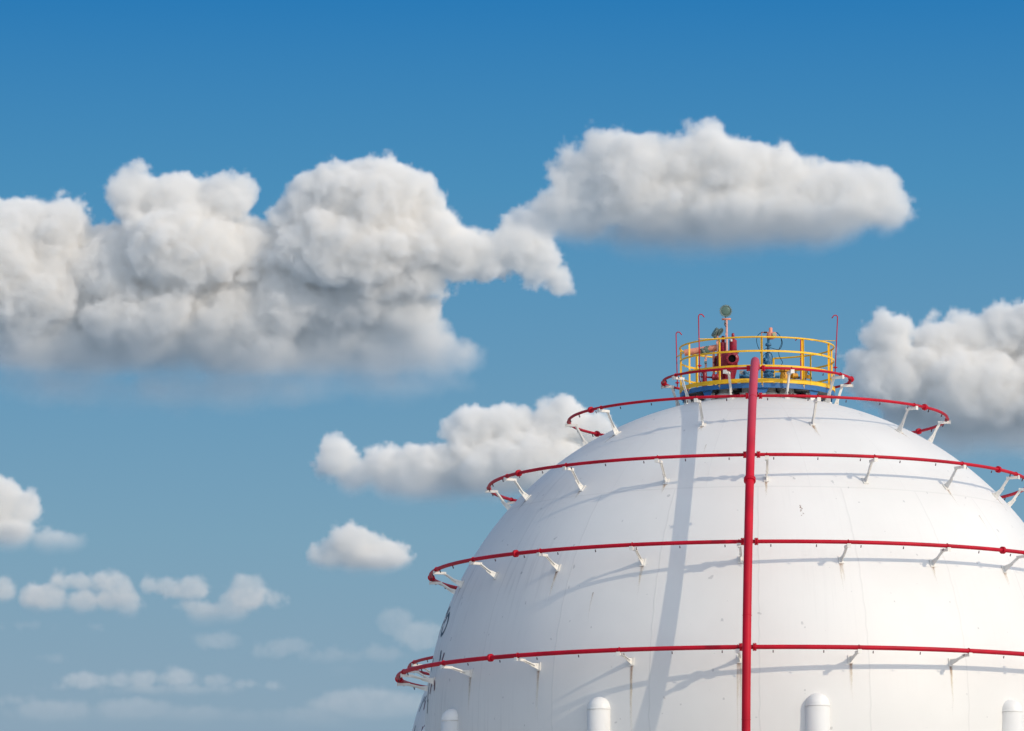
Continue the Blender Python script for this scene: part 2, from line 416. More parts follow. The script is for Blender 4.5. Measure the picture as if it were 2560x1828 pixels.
for i, a, flat in tank_brackets:
    a = (a+180) % 360-180
    if i == 0 or rnd.random() < .15: continue
    base = flat-math.degrees(.09/R)
    L = {1: .5, 2: .55, 3: .55, 4: 1.25}[i]*rnd.uniform(.45, 1.4)
    specs.append((a, base, rnd.uniform(.07, .12), L))
    if abs(a) < 70: specs.append((a+rnd.uniform(-.25, .25), base, rnd.uniform(.04, .07), L*rnd.uniform(1.2, 1.7)))
for a, lat, w0, L in ((52, 36, .05, .6), (-30, 20, .04, .9), (-14, 52, .03, .5)): specs.append((a, lat, w0, L))
streaks(specs)
# lettering painted on the flank, only its edge is in sight
def lettering(strokes, mt, parent, wdt=.048):
    for s_ in strokes:
        m = MB(); pts = [(a, la) for a, la in s_]
        dense = []
        for (a, la), (a2, la2) in zip(pts, pts[1:]):
            for q in range(6): dense.append((a+(a2-a)*q/6, la+(la2-la)*q/6))
        dense.append(pts[-1]); P = [sph(R+.005, a, la) for a, la in dense]
        rows = []
        for i, p in enumerate(P):
            d = (P[min(i+1, len(P)-1)]-P[max(i-1, 0)]).normalized(); n = p.normalized(); sd = d.cross(n)
            rows.append([m.bm.verts.new((p+sd*wdt*q).normalized()*(R+.005)) for q in (-1, 1)])
        for A, B in zip(rows, rows[1:]): m.bm.faces.new((A[0], A[1], B[1], B[0]))
        m.build('painted_letter', mt, parent, (0, 0, CZ))
lettering([[(-78.1, 21.1), (-79.0, 20.0), (-79.3, 19.2)], [(-80.2, 21.3), (-80.9, 19.8)], [(-80.6, 18.9), (-82.6, 17.3), (-83.6, 16.0)],
           [(-79.0, 18.2), (-77.2, 19.5), (-76.3, 19.7), (-75.4, 18.9), (-74.8, 18.1), (-75.0, 17.0), (-76.0, 16.2), (-77.5, 15.9), (-78.4, 16.4), (-78.9, 17.6)]], INK, tank)
lettering([[(-73.5, 12.9), (-72.9, 11.1)], [(-81.0, 12.2), (-80.6, 9.9)], [(-80.6, 8.7), (-80.3, 4.6)], [(-79.4, 5.0), (-79.4, 2.6)]], INK, tank)
lettering([[(-70.8, 12.3), (-71.4, 11.0)], [(-77.8, 5.8), (-77.3, 7.1), (-76.2, 7.9), (-74.3, 7.5), (-73.8, 6.1)]], INKRED, tank)

# ------------------------------------------------------------------ the red spray pipework on the tank
PIPES = thing('spray_pipework', (0, 0, 0), 'red water spray piping with five rings round the front white tank', 'pipework')
def riser_az(lat): return -1.85+.0145*lat
def riser_d(lat): return 1.174-.022*(max(lat, 0)/50)**2
RIS_R = .098
pts = [Vector((riser_d(0)*R*sin(R_(riser_az(0))), -riser_d(0)*R, zz)) for zz in (0, 3, 6, 8, 9)]
lats = list(range(-4, 67, 2))
pts += [sph(riser_d(q)*R, riser_az(q), q)+Vector((0, 0, CZ)) for q in lats]
# the bend at the top that turns down into the highest ring
p1 = sph(riser_d(66)*R, riser_az(66), 66); p3 = Vector(pol(.28274*R, riser_az(74), 1.05357*R)); p2 = sph(1.137*R, riser_az(72), 72)
for q in range(1, 11):
    u = q/10; pts.append(p1*(1-u)**2+p2*2*u*(1-u)+p3*u*u+Vector((0, 0, CZ)))
def riser_material():
    m = RED.copy(); m.name = 'red_riser_paint'; t = m.node_tree; n = t.nodes; L = t.links; b = n['Principled BSDF']
    src = b.inputs['Base Color'].links[0].from_socket
    c = n.new('ShaderNodeTexCoord'); s = n.new('ShaderNodeSeparateXYZ'); L.new(c.outputs['Object'], s.inputs[0])
    ns = n.new('ShaderNodeTexNoise'); ns.inputs['Scale'].default_value = 2.; ns.inputs['Detail'].default_value = 5; L.new(c.outputs['Object'], ns.inputs[0])
    a = n.new('ShaderNodeMath'); a.operation = 'MULTIPLY_ADD'; L.new(ns.outputs[0], a.inputs[0]); a.inputs[1].default_value = 1.5; L.new(s.outputs[2], a.inputs[2])
    g = n.new('ShaderNodeMapRange'); L.new(a.outputs[0], g.inputs[0]); g.inputs[1].default_value = CZ+6.1; g.inputs[2].default_value = CZ+8.6; g.inputs[4].default_value = .75
    x = n.new('ShaderNodeMix'); x.data_type = 'RGBA'; L.new(g.outputs[0], x.inputs[0]); L.new(src, x.inputs[6]); x.inputs[7].default_value = (.5, .075, .12, 1)
    L.new(x.outputs[2], b.inputs['Base Color']); return m
ris = MB().tube(pts, RIS_R, 24).build('riser_pipe', riser_material(), PIPES)
# one flange joint on the riser, seams elsewhere
def axis_at(lat):
    a = sph(riser_d(lat-.5)*R, riser_az(lat-.5), lat-.5); b = sph(riser_d(lat+.5)*R, riser_az(lat+.5), lat+.5); return ((a+b)/2+Vector((0, 0, CZ)), (b-a).normalized())
c, d = axis_at(33.4)
MB().lathe(c-d*.04, d, [(0, .1), (0, .135), (.035, .135), (.035, .125), (.045, .125), (.045, .135), (.08, .135), (.08, .1)], 24).build('pipe_flange', RED, ris)
for q in (52, 12, -2.2):
    c, d = axis_at(q); MB().lathe(c-d*.012, d, [(0, .098), (.004, .103), (.02, .103), (.024, .098)], 24).build('weld_seam', RED, ris)
noz_count = 0
noz_proto = None
for i, (r, z, pr, (a0, st), flat, nj, (n0, ns)) in enumerate(RINGS):
    r *= R; zz = z*R+CZ
    n = 180
    ring = MB().tube([pol(r, 360*k/n, zz) for k in range(n)], pr, 14, closed=True).build('spray_ring', RED, PIPES)
    ra = riser_az(math.degrees(math.atan2(z*R, r)))
    # flange joints
    fl = None
    offs = math.degrees((RIS_R+.055)/r)
    angs = [(360/nj*k, 1.) for k in range(1, nj)]+[(ra-offs, .9), (ra+offs, .9)]
    if i == 0: angs = [(-95.9, 1.), (85, 1.), (174, 1.), (ra-offs*1.15, .9), (ra+offs*1.15, .9)]
    for a, s_ in angs:
        if fl is None:
            w_ = pr+.04
            m = MB().lathe((-.03, 0, 0), (1, 0, 0), [(0, pr), (0, w_), (.024, w_), (.024, w_-.012), (.036, w_-.012), (.036, w_), (.06, w_), (.06, pr)], 18)
            for q in range(6):
                m.cyl((-.045, (w_-.014)*cos(q*PI/3), (w_-.014)*sin(q*PI/3)), (.045, (w_-.014)*cos(q*PI/3), (w_-.014)*sin(q*PI/3)), .008, n=6)
            fl = m.build('pipe_flange', RED, ring); o = fl
        else:
            o = fl.copy(); COL.objects.link(o); o.parent = ring
        o.location = pol(r, a, zz); o.rotation_euler.z = R_(a)
    # short tee from the ring out to the riser
    lat0 = math.degrees(math.atan2(z*R, r))
    if i:
        o_ = pol(r, ra, zz); c_, d_ = axis_at(lat0); v = (c_-o_)
        m = MB().cyl(o_, c_, pr*.95); m.lathe(o_+v*.42, v, [(0, pr), (0, pr+.035), (.07, pr+.035), (.07, pr)], 16)
        m.build('tee_branch', RED, ring)
    # spray nozzles under the ring, pointing at the shell
    rest = MB(); any_rest = False
    for k in range(int(round(360/ns))):
        a = (n0+ns*k+180) % 360-180
        u = Vector((0, -r, z*R)).normalized()
        tip = Vector((0, pr*.3, -.075)) if True else None
        if abs(a) < 62 and noz_count < 98:
            if noz_proto is None:
                nm = MB().lathe((0, 0, -.02), (0, .35, -1), [(0, .011), (.04, .011), (.04, .015), (.055, .012)], 8)
                o = noz_proto = nm.build('spray_nozzle', NOZZLE, ring)
            else:
                o = noz_proto.copy(); COL.objects.link(o); o.parent = ring
            o.location = pol(r, a, zz-pr); o.rotation_euler.z = R_(a); noz_count += 1
        else:
            q = pol(r, a, zz-pr); dd = pol(.35, a, 1); any_rest = True
            rest.lathe(q+Vector((0, 0, .02)), Vector((-dd.x, -dd.y, -1)), [(0, .014), (.085, .014)], 6)
    if any_rest: tag(rest.build('spray_nozzles', NOZZLE, ring), kind='stuff')
# hooked spray rods standing on the top ring
rr0 = RINGS[0][0]*R; zr0 = RINGS[0][1]*R+CZ
rod = None
for a, hk, ln in ((-37, 55, 1.31), (55, 125, 1.33), (152, 75, 1.29), (-121, 55, 1.33)):
    b0 = pol(rr0, a, zr0); tilt = pol(.09 if a == 55 else .03, a, 0)
    if rod is None or True:
        top = b0+Vector((0, 0, ln))+tilt; m = MB()
        hd = Vector((sin(R_(hk))*cos(0), 0, 0)); hd = Vector((1, 0, 0)) if a in (-37, -121) else Vector((-1, 0, 0))
        if a == 152: hd = Vector((-1, .3, 0)).normalized()
        P_ = [b0, b0*.5+top*.5, top]
        for q in range(1, 7): P_.append(top+Vector((0, 0, .055*sin(q/6*PI*.75)))+hd*.055*(1-cos(q/6*PI*.75)))
        P_.append(P_[-1]+(hd*.6+Vector((0, 0, -.75)))*.075)
        m.tube(P_, .0125, 8)
        o = m.build('hooked_rod', RED, PIPES)
        ba = b0.lerp(top, .1); MB().box(ba, (.10, .02, .028)).lathe(ba-Vector((0, 0, .03)), (0, 0, 1), [(0, .02), (.06, .02)], 8).build('union_fitting', RED, o)

# ------------------------------------------------------------------ the inspection platform on the crown
Z0 = CZ+R                                     # crown of the tank
plat = thing('inspection_platform', (0, 0, Z0), 'round yellow railed platform with blue rim on top of the front tank', 'platform')
RP = 1.855
MB().band(.35, RP-.02, .115, .135, n=72).build('deck_plate', GREY, plat)
MB().band(RP-.03, RP+.005, .02, .125, n=96).build('rim_beam', BLUE, plat)
m = MB().band(.9, .95, .02, .11, n=48)
for k in range(16): m.bar(pol(.3, k*22.5, .075), pol(RP-.03, k*22.5, .075), .05, .07)
m.build('deck_joists', GREY, plat)
MB().band(RP+.006, RP+.018, .142, .24, n=96).build('toe_board', YELLOW, plat)
g0, g1 = -160.3, 167.0
def arc(r, z, a0=g0, a1=g1, n=110): return [pol(r, a0+(a1-a0)*k/n, z) for k in range(n+1)]
MB().tube(arc(RP, 1.233), .021, 10).build('top_rail', YELLOW, plat)
for zz in (.90, .547):
    MB().band(RP-.006, RP+.006, zz-.022, zz+.022, g0, g1, 110).build('mid_rail', YELLOW, plat)
po = None
for k in range(11):
    a = 3.5+360/11*k
    if po is None:
        m = MB(); m.box((0, .012, .64), (.05, .008, 1.20)); m.box((.021, -.008, .64), (.008, .04, 1.20)); m.cyl((0, -.035, .10), (0, .03, .10), .012, n=8)
        po = m.build('rail_post', YELLOW, plat); o = po
    else: o = po.copy(); COL.objects.link(o); o.parent = plat
    o.location = pol(RP-.02, a, 0); o.rotation_euler.z = R_(a)
lg = None
for k in range(8):
    a = 3.6+45*k
    if lg is None:
        m = MB(); m.box((0, 0, -.30), (.17, .02, .56)); m.box((0, .06, -.30), (.012, .12, .56)); m.box((0, .12, -.3), (.17, .02, .56))
        lg = m.build('support_leg', WHITE, plat)
        gp = MB().prism([(-.16, 0, .02), (.16, 0, .02), (.09, 0, -.10), (-.09, 0, -.10)], (0, .016, 0)).build('gusset_plate', BLUE, lg, (0, -.03, 0))
        o = lg
    else: o = copy_tree(lg, plat)
    o.location = pol(RP-.10, a, 0); o.rotation_euler.z = R_(a)
for a, a2 in ((-37, -24), (55, 44), (152, 143), (-121, -108)):
    q = pol(rr0, a, 0); q = q+Vector((0, 0, 1.205)); e_ = pol(RP, a2, 1.215)
    MB().bar(q+(q-e_).normalized()*.03, e_, .035, .012).build('rod_brace', YELLOW, plat)
# pipes and nozzles between deck and shell
m = MB()
rn = random.Random(9)
for x_, d_, r_ in ((-1.15, .85, .12), (-.75, 1.15, .17), (-.25, 1.3, .12), (.28, 1.25, .16), (.68, 1.1, .2), (1.2, .8, .13), (.2, .4, .3), (-.7, .1, .25)):
    m.lathe((x_, -d_, -.3), (0, 0, 1), [(0, r_), (.2, r_), (.2, r_+.06), (.26, r_+.06), (.26, r_), (.41, r_)], 20)
m.build('stub_pipe', WHITE, plat)
m = MB()
for x, d_ in ((-1.2, 1.1), (-.75, 1.25), (-.35, 1.35), (.75, 1.3), (1.1, 1.05)): m.ball((x, -d_, -.07), (.07, .05, .05), 10); m.cyl((x-.12, -d_, -.08), (x+.12, -d_, -.08), .025, n=8)
m.build('drain_valves', CRIMSON, plat)

# ------------------------------------------------------------------ equipment standing on the deck (deck at Z0 + .135)
DZ = Z0+.135
def X(cx): return (cx-1107)/452              # zoomed-picture column -> metres from the crown axis
def Z(cy, d=0.): return (1124-cy-60*d)/452-.135
# twin relief valve, crimson
rv = thing('relief_valve', (-.70, -.15, DZ), 'tall dark red twin relief valve with open bore facing out on platform', 'valve')
d = .15; ox = -.70
def lx(cx): return X(cx)-ox
m = MB()
m.lathe((0, 0, 0), (0, 0, 1), [(0, .2), (.035, .2), (.035, .13), (.16, .15), (.16, .215), (.20, .215), (.20, .22), (.24, .22), (.24, .16), (.36, .17), (.52, .21), (.60, .22)], 28)
m.box((.0, .0, .78), (.47, .30, .34)); m.lathe((0, 0, .60), (0, 0, 1), [(0, .2), (.35, .2), (.39, .15)], 24)
m.lathe((-.02, -.1, .16), (0, -1, -.2), [(0, .12), (.12, .12), (.12, .19), (.16, .19), (.16, .1)], 20)
body = m.build('valve_body', CRIMSON, rv)
bevel = body.modifiers.new('edge', 'BEVEL'); bevel.width = .02; bevel.segments = 2; bevel.angle_limit = R_(50)
def flange(c, dirv, ro, ri, parent, mtl, th=.045, bolts=8):
    m = MB(); c = Vector(c); dv = Vector(dirv).normalized()
    m.lathe(c, dv, [(0, ri), (0, ro), (th, ro), (th, ri)], 28, caps=False)
    m.lathe(c, dv, [(th, ri), (-.0, ri)], 28, caps=False)
    u = dv.orthogonal().normalized(); v = dv.cross(u); rb = (ro+ri)/2
    for k in range(bolts):
        p = c+(u*cos(2*PI*k/bolts)+v*sin(2*PI*k/bolts))*rb; m.cyl(p-dv*.02, p+dv*(th+.02), .014, n=6)
    return m.build('outlet_flange', mtl, parent)
f1 = flange((lx(835), -.24, Z(685, .39)), (0.12, -1, 0), .168, .094, rv, CRIMSON)
MB().lathe((lx(835), -.14, Z(685, .39)), (.12, -1, 0), [(0, .10), (.10, .10)], 24, caps=False).build('neck', CRIMSON, f1)
MB().lathe((lx(835), -.235, Z(685, .39)), (.12, -1, 0), [(0, .095), (.004, .095)], 24).build('bore', BLACK, f1)  # black disc just inside the rim, painted in as the bore's shade
f2 = flange((-.24, -.02, Z(715, .17)), (-1, -.45, 0), .14, .10, rv, CRIMSON, .05)
MB().lathe((-.24, -.02, Z(715, .17)), (-1, -.45, 0), [(.0, .10), (.02, .10)], 24).build('bore', DARK, f2)  # dark disc stands for the shade inside the side opening
MB().lathe((-.12, 0, Z(715, .17)), (-1, -.3, 0), [(0, .12), (.14, .10)], 20).build('neck', CRIMSON, f2)
for cx, top, mid, rw, rn_ in ((740, 430, 500, .085, .042), (848, 400, 468, .092, .036)):
    x = lx(cx); m = MB()
    m.lathe((x, 0, Z(615, d)), (0, 0, 1), [(0, rw+.05), (.03, rw+.05), (.03, rw), (Z(mid, d)-Z(615, d)-.03, rw), (Z(mid, d)-Z(615, d), rw*.55)], 22)
    for q in range(8): m.cyl((x+(rw+.03)*cos(q*PI/4), (rw+.03)*sin(q*PI/4), Z(615, d)-.03), (x+(rw+.03)*cos(q*PI/4), (rw+.03)*sin(q*PI/4), Z(615, d)+.06), .011, n=6)
    bo = m.build('spring_bonnet', CRIMSON, rv)
    MB().lathe((x, 0, Z(mid, d)-.01), (0, 0, 1), [(0, rn_), (Z(top, d)-Z(mid, d)-.02, rn_), (Z(top, d)-Z(mid, d)+.005, rn_*.75)], 14).build('spindle_cap', CRIMSON, bo)
MB().box((lx(832), -.105, Z(487, d)), (.042, .012, .055)).build('name_plate', WHITE, rv)
# tail pipe
tp = thing('tail_pipe', (-1.2, -.05, DZ), 'thick salmon discharge pipe sloping out to the left of red valve', 'pipe')
a_, b_ = Vector((X(318)+1.2, .12, Z(608))), Vector((X(690)+1.2, .05, Z(556)))
MB().tube([a_, a_.lerp(b_, .5), b_], .078, 22, caps=False).tube([b_, a_.lerp(b_, .5), a_], .068, 22, caps=True).build('pipe_run', SALMON, tp)
MB().cyl(b_-Vector((.12, 0, 0)), (b_.x-.12, .05, 0), .03).build('pipe_stand', SALMON, tp)
# floodlights on pink poles
def flood_pole(x, d_, ztop, lab, r=.028):
    t = thing('floodlight_pole', (x, -d_, DZ), lab, 'floodlight', 'floodlights on pink poles')
    m = MB().cyl((0, 0, 0), (0, 0, ztop), r, r*.95, 14); m.lathe((0, 0, 0), (0, 0, 1), [(0, .07), (.02, .07)], 14)
    for q in (.55, .8): m.box((-.02, -.028, ztop*q), (.03, .03, .05))
    m.build('pole', PINK, t); return t
def flood_head(c, face, r, t, stem_from=None):
    c = Vector(c); f = Vector(face).normalized()
    m = MB().lathe(c-f*.10, f, [(0, r*.35), (.03, r*.72), (.075, r*.9), (.085, r), (.10, r), (.10, r*.84), (.092, r*.84)], 26)
    u = f.orthogonal().normalized(); v = f.cross(u)
    for k in range(22):
        q = u*cos(2*PI*k/22)+v*sin(2*PI*k/22); m.box(c-f*.02+q*r*1.02, (.016, .05, .028), Matrix((u*cos(2*PI*k/22+PI/2)+v*sin(2*PI*k/22+PI/2), f, q)).transposed())
    h = m.build('lamp_head', LAMP, t)
    MB().lathe(c-f*.012, f, [(0, r*.83), (.006, r*.8), (.014, r*.5), (.018, .001)], 26).build('lens', GLASS, h)
    if stem_from is not None: MB().cyl(stem_from, c-f*.06-Vector((0, 0, r*.9)), .009, n=8).build('stem', LAMP, h)
    return h
t = flood_pole(X(780), .25, Z(258, .25), 'tall pink pole with round greenish floodlight above T bar')
MB().cyl((-.115, 0, Z(248, .25)), (.105, 0, Z(248, .25)), .024, n=12).build('cross_bar', SALMON, t)
flood_head((X(773)-X(780), -.02, Z(158, .25)), (.12, -1, -.1), .138, t, (X(757)-X(780), 0, Z(300, .25)))
MB().tube([(-.02, -.03, Z(290, .25)), (-.05, -.04, Z(312, .25)), (-.01, -.04, Z(335, .25))], .011, 6).build('cable', DARK, t)
t = flood_pole(X(680), .1, Z(368, .1), 'pink pole with two grey floodlights splayed like wings', .026)
h = MB().tube([(-.0, 0, Z(385, .1)), (-.09, 0, Z(430, .1))], .016, 8).tube([(0, 0, Z(385, .1)), (.07, 0, Z(400, .1))], .016, 8).build('cross_bar', PINK, t)
flood_head((-.08, -.02, Z(385, .1)), (-1, -.35, .62), .105, t)
flood_head((.08, -.02, Z(392, .1)), (1, -.35, -.75), .085, t)
MB().lathe((-.075, 0, Z(455, .1)), (.15, 0, 1), [(0, .015), (.05, .055), (.13, .05), (.16, .02)], 12).build('ballast_box', LAMP, t)
t = flood_pole(X(550), .0, Z(610), 'short pink pole with clustered grey floodlights inside left railing', .026)
flood_head((.05, -.05, Z(590)), (.35, -1, -.15), .09, t)
flood_head((-.10, -.02, Z(608)), (-1, -.6, -.7), .075, t)
MB().box((.0, .02, Z(570)), (.07, .07, .06)).box((.1, .03, Z(575)), (.05, .06, .08)).box((-.01, -.03, Z(722)), (.055, .05, .06)).build('ballast_box', LAMP, t)
# blue valve with salmon actuator
bv = thing('control_valve', (X(1232), 0, DZ), 'slim blue control valve topped by salmon actuator with dial', 'valve')
bx = X(1232); q = lambda cx: X(cx)-bx
m = MB().lathe((0, 0, 0), (0, 0, 1), [(0, .10), (Z(905), .11), (Z(905), .165), (Z(893), .165), (Z(893), .10), (Z(868), .135), (Z(845), .115), (Z(835), .10), (Z(835), .135), (Z(812), .135), (Z(812), .09), (Z(795), .085), (Z(640), .078), (Z(620), .065), (Z(615), .035), (Z(560), .033), (Z(548), .03)], 26)
for k in range(8): m.cyl((.115*cos(k*PI/4), .115*sin(k*PI/4), Z(842)), (.115*cos(k*PI/4), .115*sin(k*PI/4), Z(800)), .012, n=6)
m.cyl((.16, -.08, Z(890)), (.26, -.08, Z(890)), .03); m.cyl((.02, -.1, Z(862)), (.02, -.2, Z(862)), .05)
m.build('valve_body', VBLUE, bv)
flange((-.05, -.03, Z(710)), (-1, -.5, 0), .075, .04, bv, VBLUE, .06, 6)
MB().lathe((0, 0, Z(548)), (0, 0, 1), [(0, .03), (.006, .072), (.05, .075), (.075, .06), (.08, .03), (Z(470)-Z(548), .03)], 14).build('stem_nut', VBLUE, bv)
ac = MB().lathe((q(1258), 0, Z(472)), (0, 0, 1), [(0, .06), (.02, .10), (.10, .105), (.15, .085), (.17, .045), (.27, .044), (.285, .03)], 20)
ac.lathe((q(1290), -.02, Z(425)), (0.15, -1, 0), [(0, .06), (.09, .062), (.09, .045)], 18); ac.cyl((q(1240), 0, Z(396)), (q(1160), 0, Z(394)), .014); ac.cyl((q(1160), 0, Z(390)), (q(1160), 0, Z(460)), .01)
ac = ac.build('actuator', SALMON, bv)
MB().lathe((q(1290)+.013, -.112, Z(425)), (.15, -1, 0), [(0, .043), (.006, .04)], 18).build('dial', DIAL, ac)
MB().cyl((q(1185), -.005, Z(396)), (q(1222), -.005, Z(396)), .019).build('connector', DARK, ac)
def cable(px, parent, d_=.05):
    P_ = [Vector((q(x), -d_, Z(y, d_))) for x, y in px]
    # Catmull-Rom
    out = []
    for i in range(len(P_)-1):
        p0, p1, p2, p3 = P_[max(i-1, 0)], P_[i], P_[i+1], P_[min(i+2, len(P_)-1)]
        for s_ in range(6):
            u = s_/6; out.append(.5*((2*p1)+(p2-p0)*u+(2*p0-5*p1+4*p2-p3)*u*u+(3*p1-p0-3*p2+p3)*u**3))
    out.append(P_[-1]); MB().tube(out, .0065, 6).build('cable', BLACK, parent)
cable([(1160, 396), (1122, 425), (1104, 480), (1115, 540), (1140, 600), (1150, 640)], bv)
cable([(1318, 396), (1352, 425), (1378, 480), (1384, 520), (1362, 575), (1320, 585), (1262, 568), (1215, 570), (1178, 595)], bv)
cable([(1330, 400), (1366, 450), (1374, 520), (1350, 580), (1345, 640), (1365, 690), (1384, 725), (1372, 752), (1340, 782)], bv, .1)
cable([(1170, 670), (1190, 635), (1230, 618), (1262, 630), (1275, 680), (1268, 745)], bv, .12)
# yellow valve
yv = thing('globe_valve', (X(1400), -.1, DZ), 'squat yellow bell shaped valve with bolted lid at right on deck', 'valve')
m = MB().lathe((0, 0, 0), (0, 0, 1), [(0, .11), (Z(900, .1), .105), (Z(870, .1), .10), (Z(845, .1), .085), (Z(832, .1), .08), (Z(832, .1), .115), (Z(812, .1), .12), (Z(808, .1), .10)], 24)
m.build('valve_body', YDARK, yv)
m = MB()
for k in range(10): m.cyl((.1*cos(k*PI/5), .1*sin(k*PI/5), Z(835, .1)), (.1*cos(k*PI/5), .1*sin(k*PI/5), Z(785, .1)), .009, n=6)
m.build('lid_bolt', YDARK, yv)
m = MB().lathe((.18, -.02, Z(880, .1)), (1, -.2, 0), [(0, .06), (.03, .06), (.03, .085), (.07, .085), (.07, .05), (.13, .07), (.16, .03)], 16); m.cyl((.24, 0, Z(880, .1)), (.24, 0, Z(842, .1)), .03); m.cyl((.0, 0, Z(885, .1)), (.2, 0, Z(885, .1)), .05)
m.build('side_port', YDARK, yv)
MB().lathe((.22, -.02, Z(898, .1)), (1, 0, 0), [(0, .03), (.16, .03)], 10).build('drain_pipe', DARK, yv)
bx = X(1400)
cable([(1410, 800), (1400, 840), (1412, 880), (1400, 900)], yv, .13)
jb = thing('junction_box', (X(1632), -.2, DZ), 'small yellow box on a post beside right rail post', 'junction box')
MB().box((0, 0, Z(865, .2)), (.09, .07, .17)).cyl((0, 0, 0), (0, 0, Z(880, .2)), .02).box((.07, -.02, Z(890, .2)), (.07, .05, .09)).build('box_body', YDARK, jb)
bx = X(1632)
cable([(1655, 820), (1660, 860), (1685, 880), (1700, 930)], jb, .05)
# small dark blue valve and grey cabinet half hidden by the riser
sv = thing('gate_valve', (X(985), .1, DZ), 'low dark blue valve just left of the red riser', 'valve')
MB().lathe((0, 0, 0), (0, 0, 1), [(0, .13), (Z(892, -.1), .13), (Z(892, -.1), .15), (Z(872, -.1), .15), (Z(872, -.1), .07), (Z(850, -.1), .06), (Z(835, -.1), .09), (Z(815, -.1), .04)], 20).lathe((-.16, 0, Z(880, -.1)), (1, 0, 0), [(0, .07), (.04, .07), (.04, .05), (.3, .05), (.3, .07), (.34, .07)], 14).build('valve_body', VBLUE, sv)
cb = thing('control_cabinet', (X(965), .45, DZ), 'grey metal cabinet behind the small blue valve', 'cabinet')
MB().box((0, 0, Z(835, -.45)-.02), (.22, .16, .12)).cyl((-.07, 0, 0), (-.07, 0, Z(850, -.45)), .015).cyl((.07, 0, 0), (.07, 0, Z(850, -.45)), .015).build('cabinet_body', GREY, cb)
# crimson gate valve with handwheel, left
hv = thing('handwheel_valve', (X(500), -.35, DZ), 'small dark red valve with upright handwheel behind left railing', 'valve')
zc = Z(880, .35)
m = MB().tube([Vector((-.02+.03*cos(k*PI/12), .145*sin(k*PI/12)*.5, zc+.145*cos(k*PI/12+.0))) if False else Vector((.045*sin(k*PI/12), .13*sin(k*PI/12), zc+.14*cos(k*PI/12))) for k in range(24)], .013, 8, closed=True)
for k in range(4): m.cyl((0, 0, zc), (.045*sin(k*PI/2), .13*sin(k*PI/2), zc+.14*cos(k*PI/2)), .008, n=6)
m.build('handwheel', CRIMSON, hv)
MB().cyl((0, 0, zc), (.34, 0, zc-.02), .022).lathe((.08, 0, 0), (0, 0, 1), [(0, .07), (zc+.06, .05), (zc+.2, .03)], 14).lathe((.26, -.02, zc-.02), (1, -.4, 0), [(0, .04), (.03, .09), (.06, .09), (.06, .06), (.14, .085), (.18, .085), (.2, .04)], 16).cyl((.0, 0, 0), (.5, 0, 0.03), .05).build('valve_body', CRIMSON, hv)

# ------------------------------------------------------------------ the second tank, behind to the left
OFF = Vector((-.30*R, 3.4*R, 0))
tank2 = copy_tree(tank); tank2.location = OFF
tag(tank2, 'second white spherical tank, mostly hidden behind the first one at left', 'storage tank')
for ch in list(tank2.children):
    if ch.name.startswith(('painted_letter', 'rust_streak')): bpy.data.objects.remove(ch)
lettering([[(-76.8, 20.1), (-77.2, 18.1), (-77.9, 16.9)], [(-74.6, 20.1), (-75.5, 18.8)], [(-77.6, 13.8), (-77.2, 12.4)]], INK, tank2)
lettering([[(-73.9, 19.0), (-72.7, 16.9)], [(-68.2, 13.2), (-69.2, 12.0)], [(-69.6, 13.1), (-69.5, 12.0)]], INKRED, tank2)
pipes2 = copy_tree(PIPES); pipes2.location = OFF
tag(pipes2, 'red spray ring of the hidden tank, peeping out past the left edge', 'pipework')

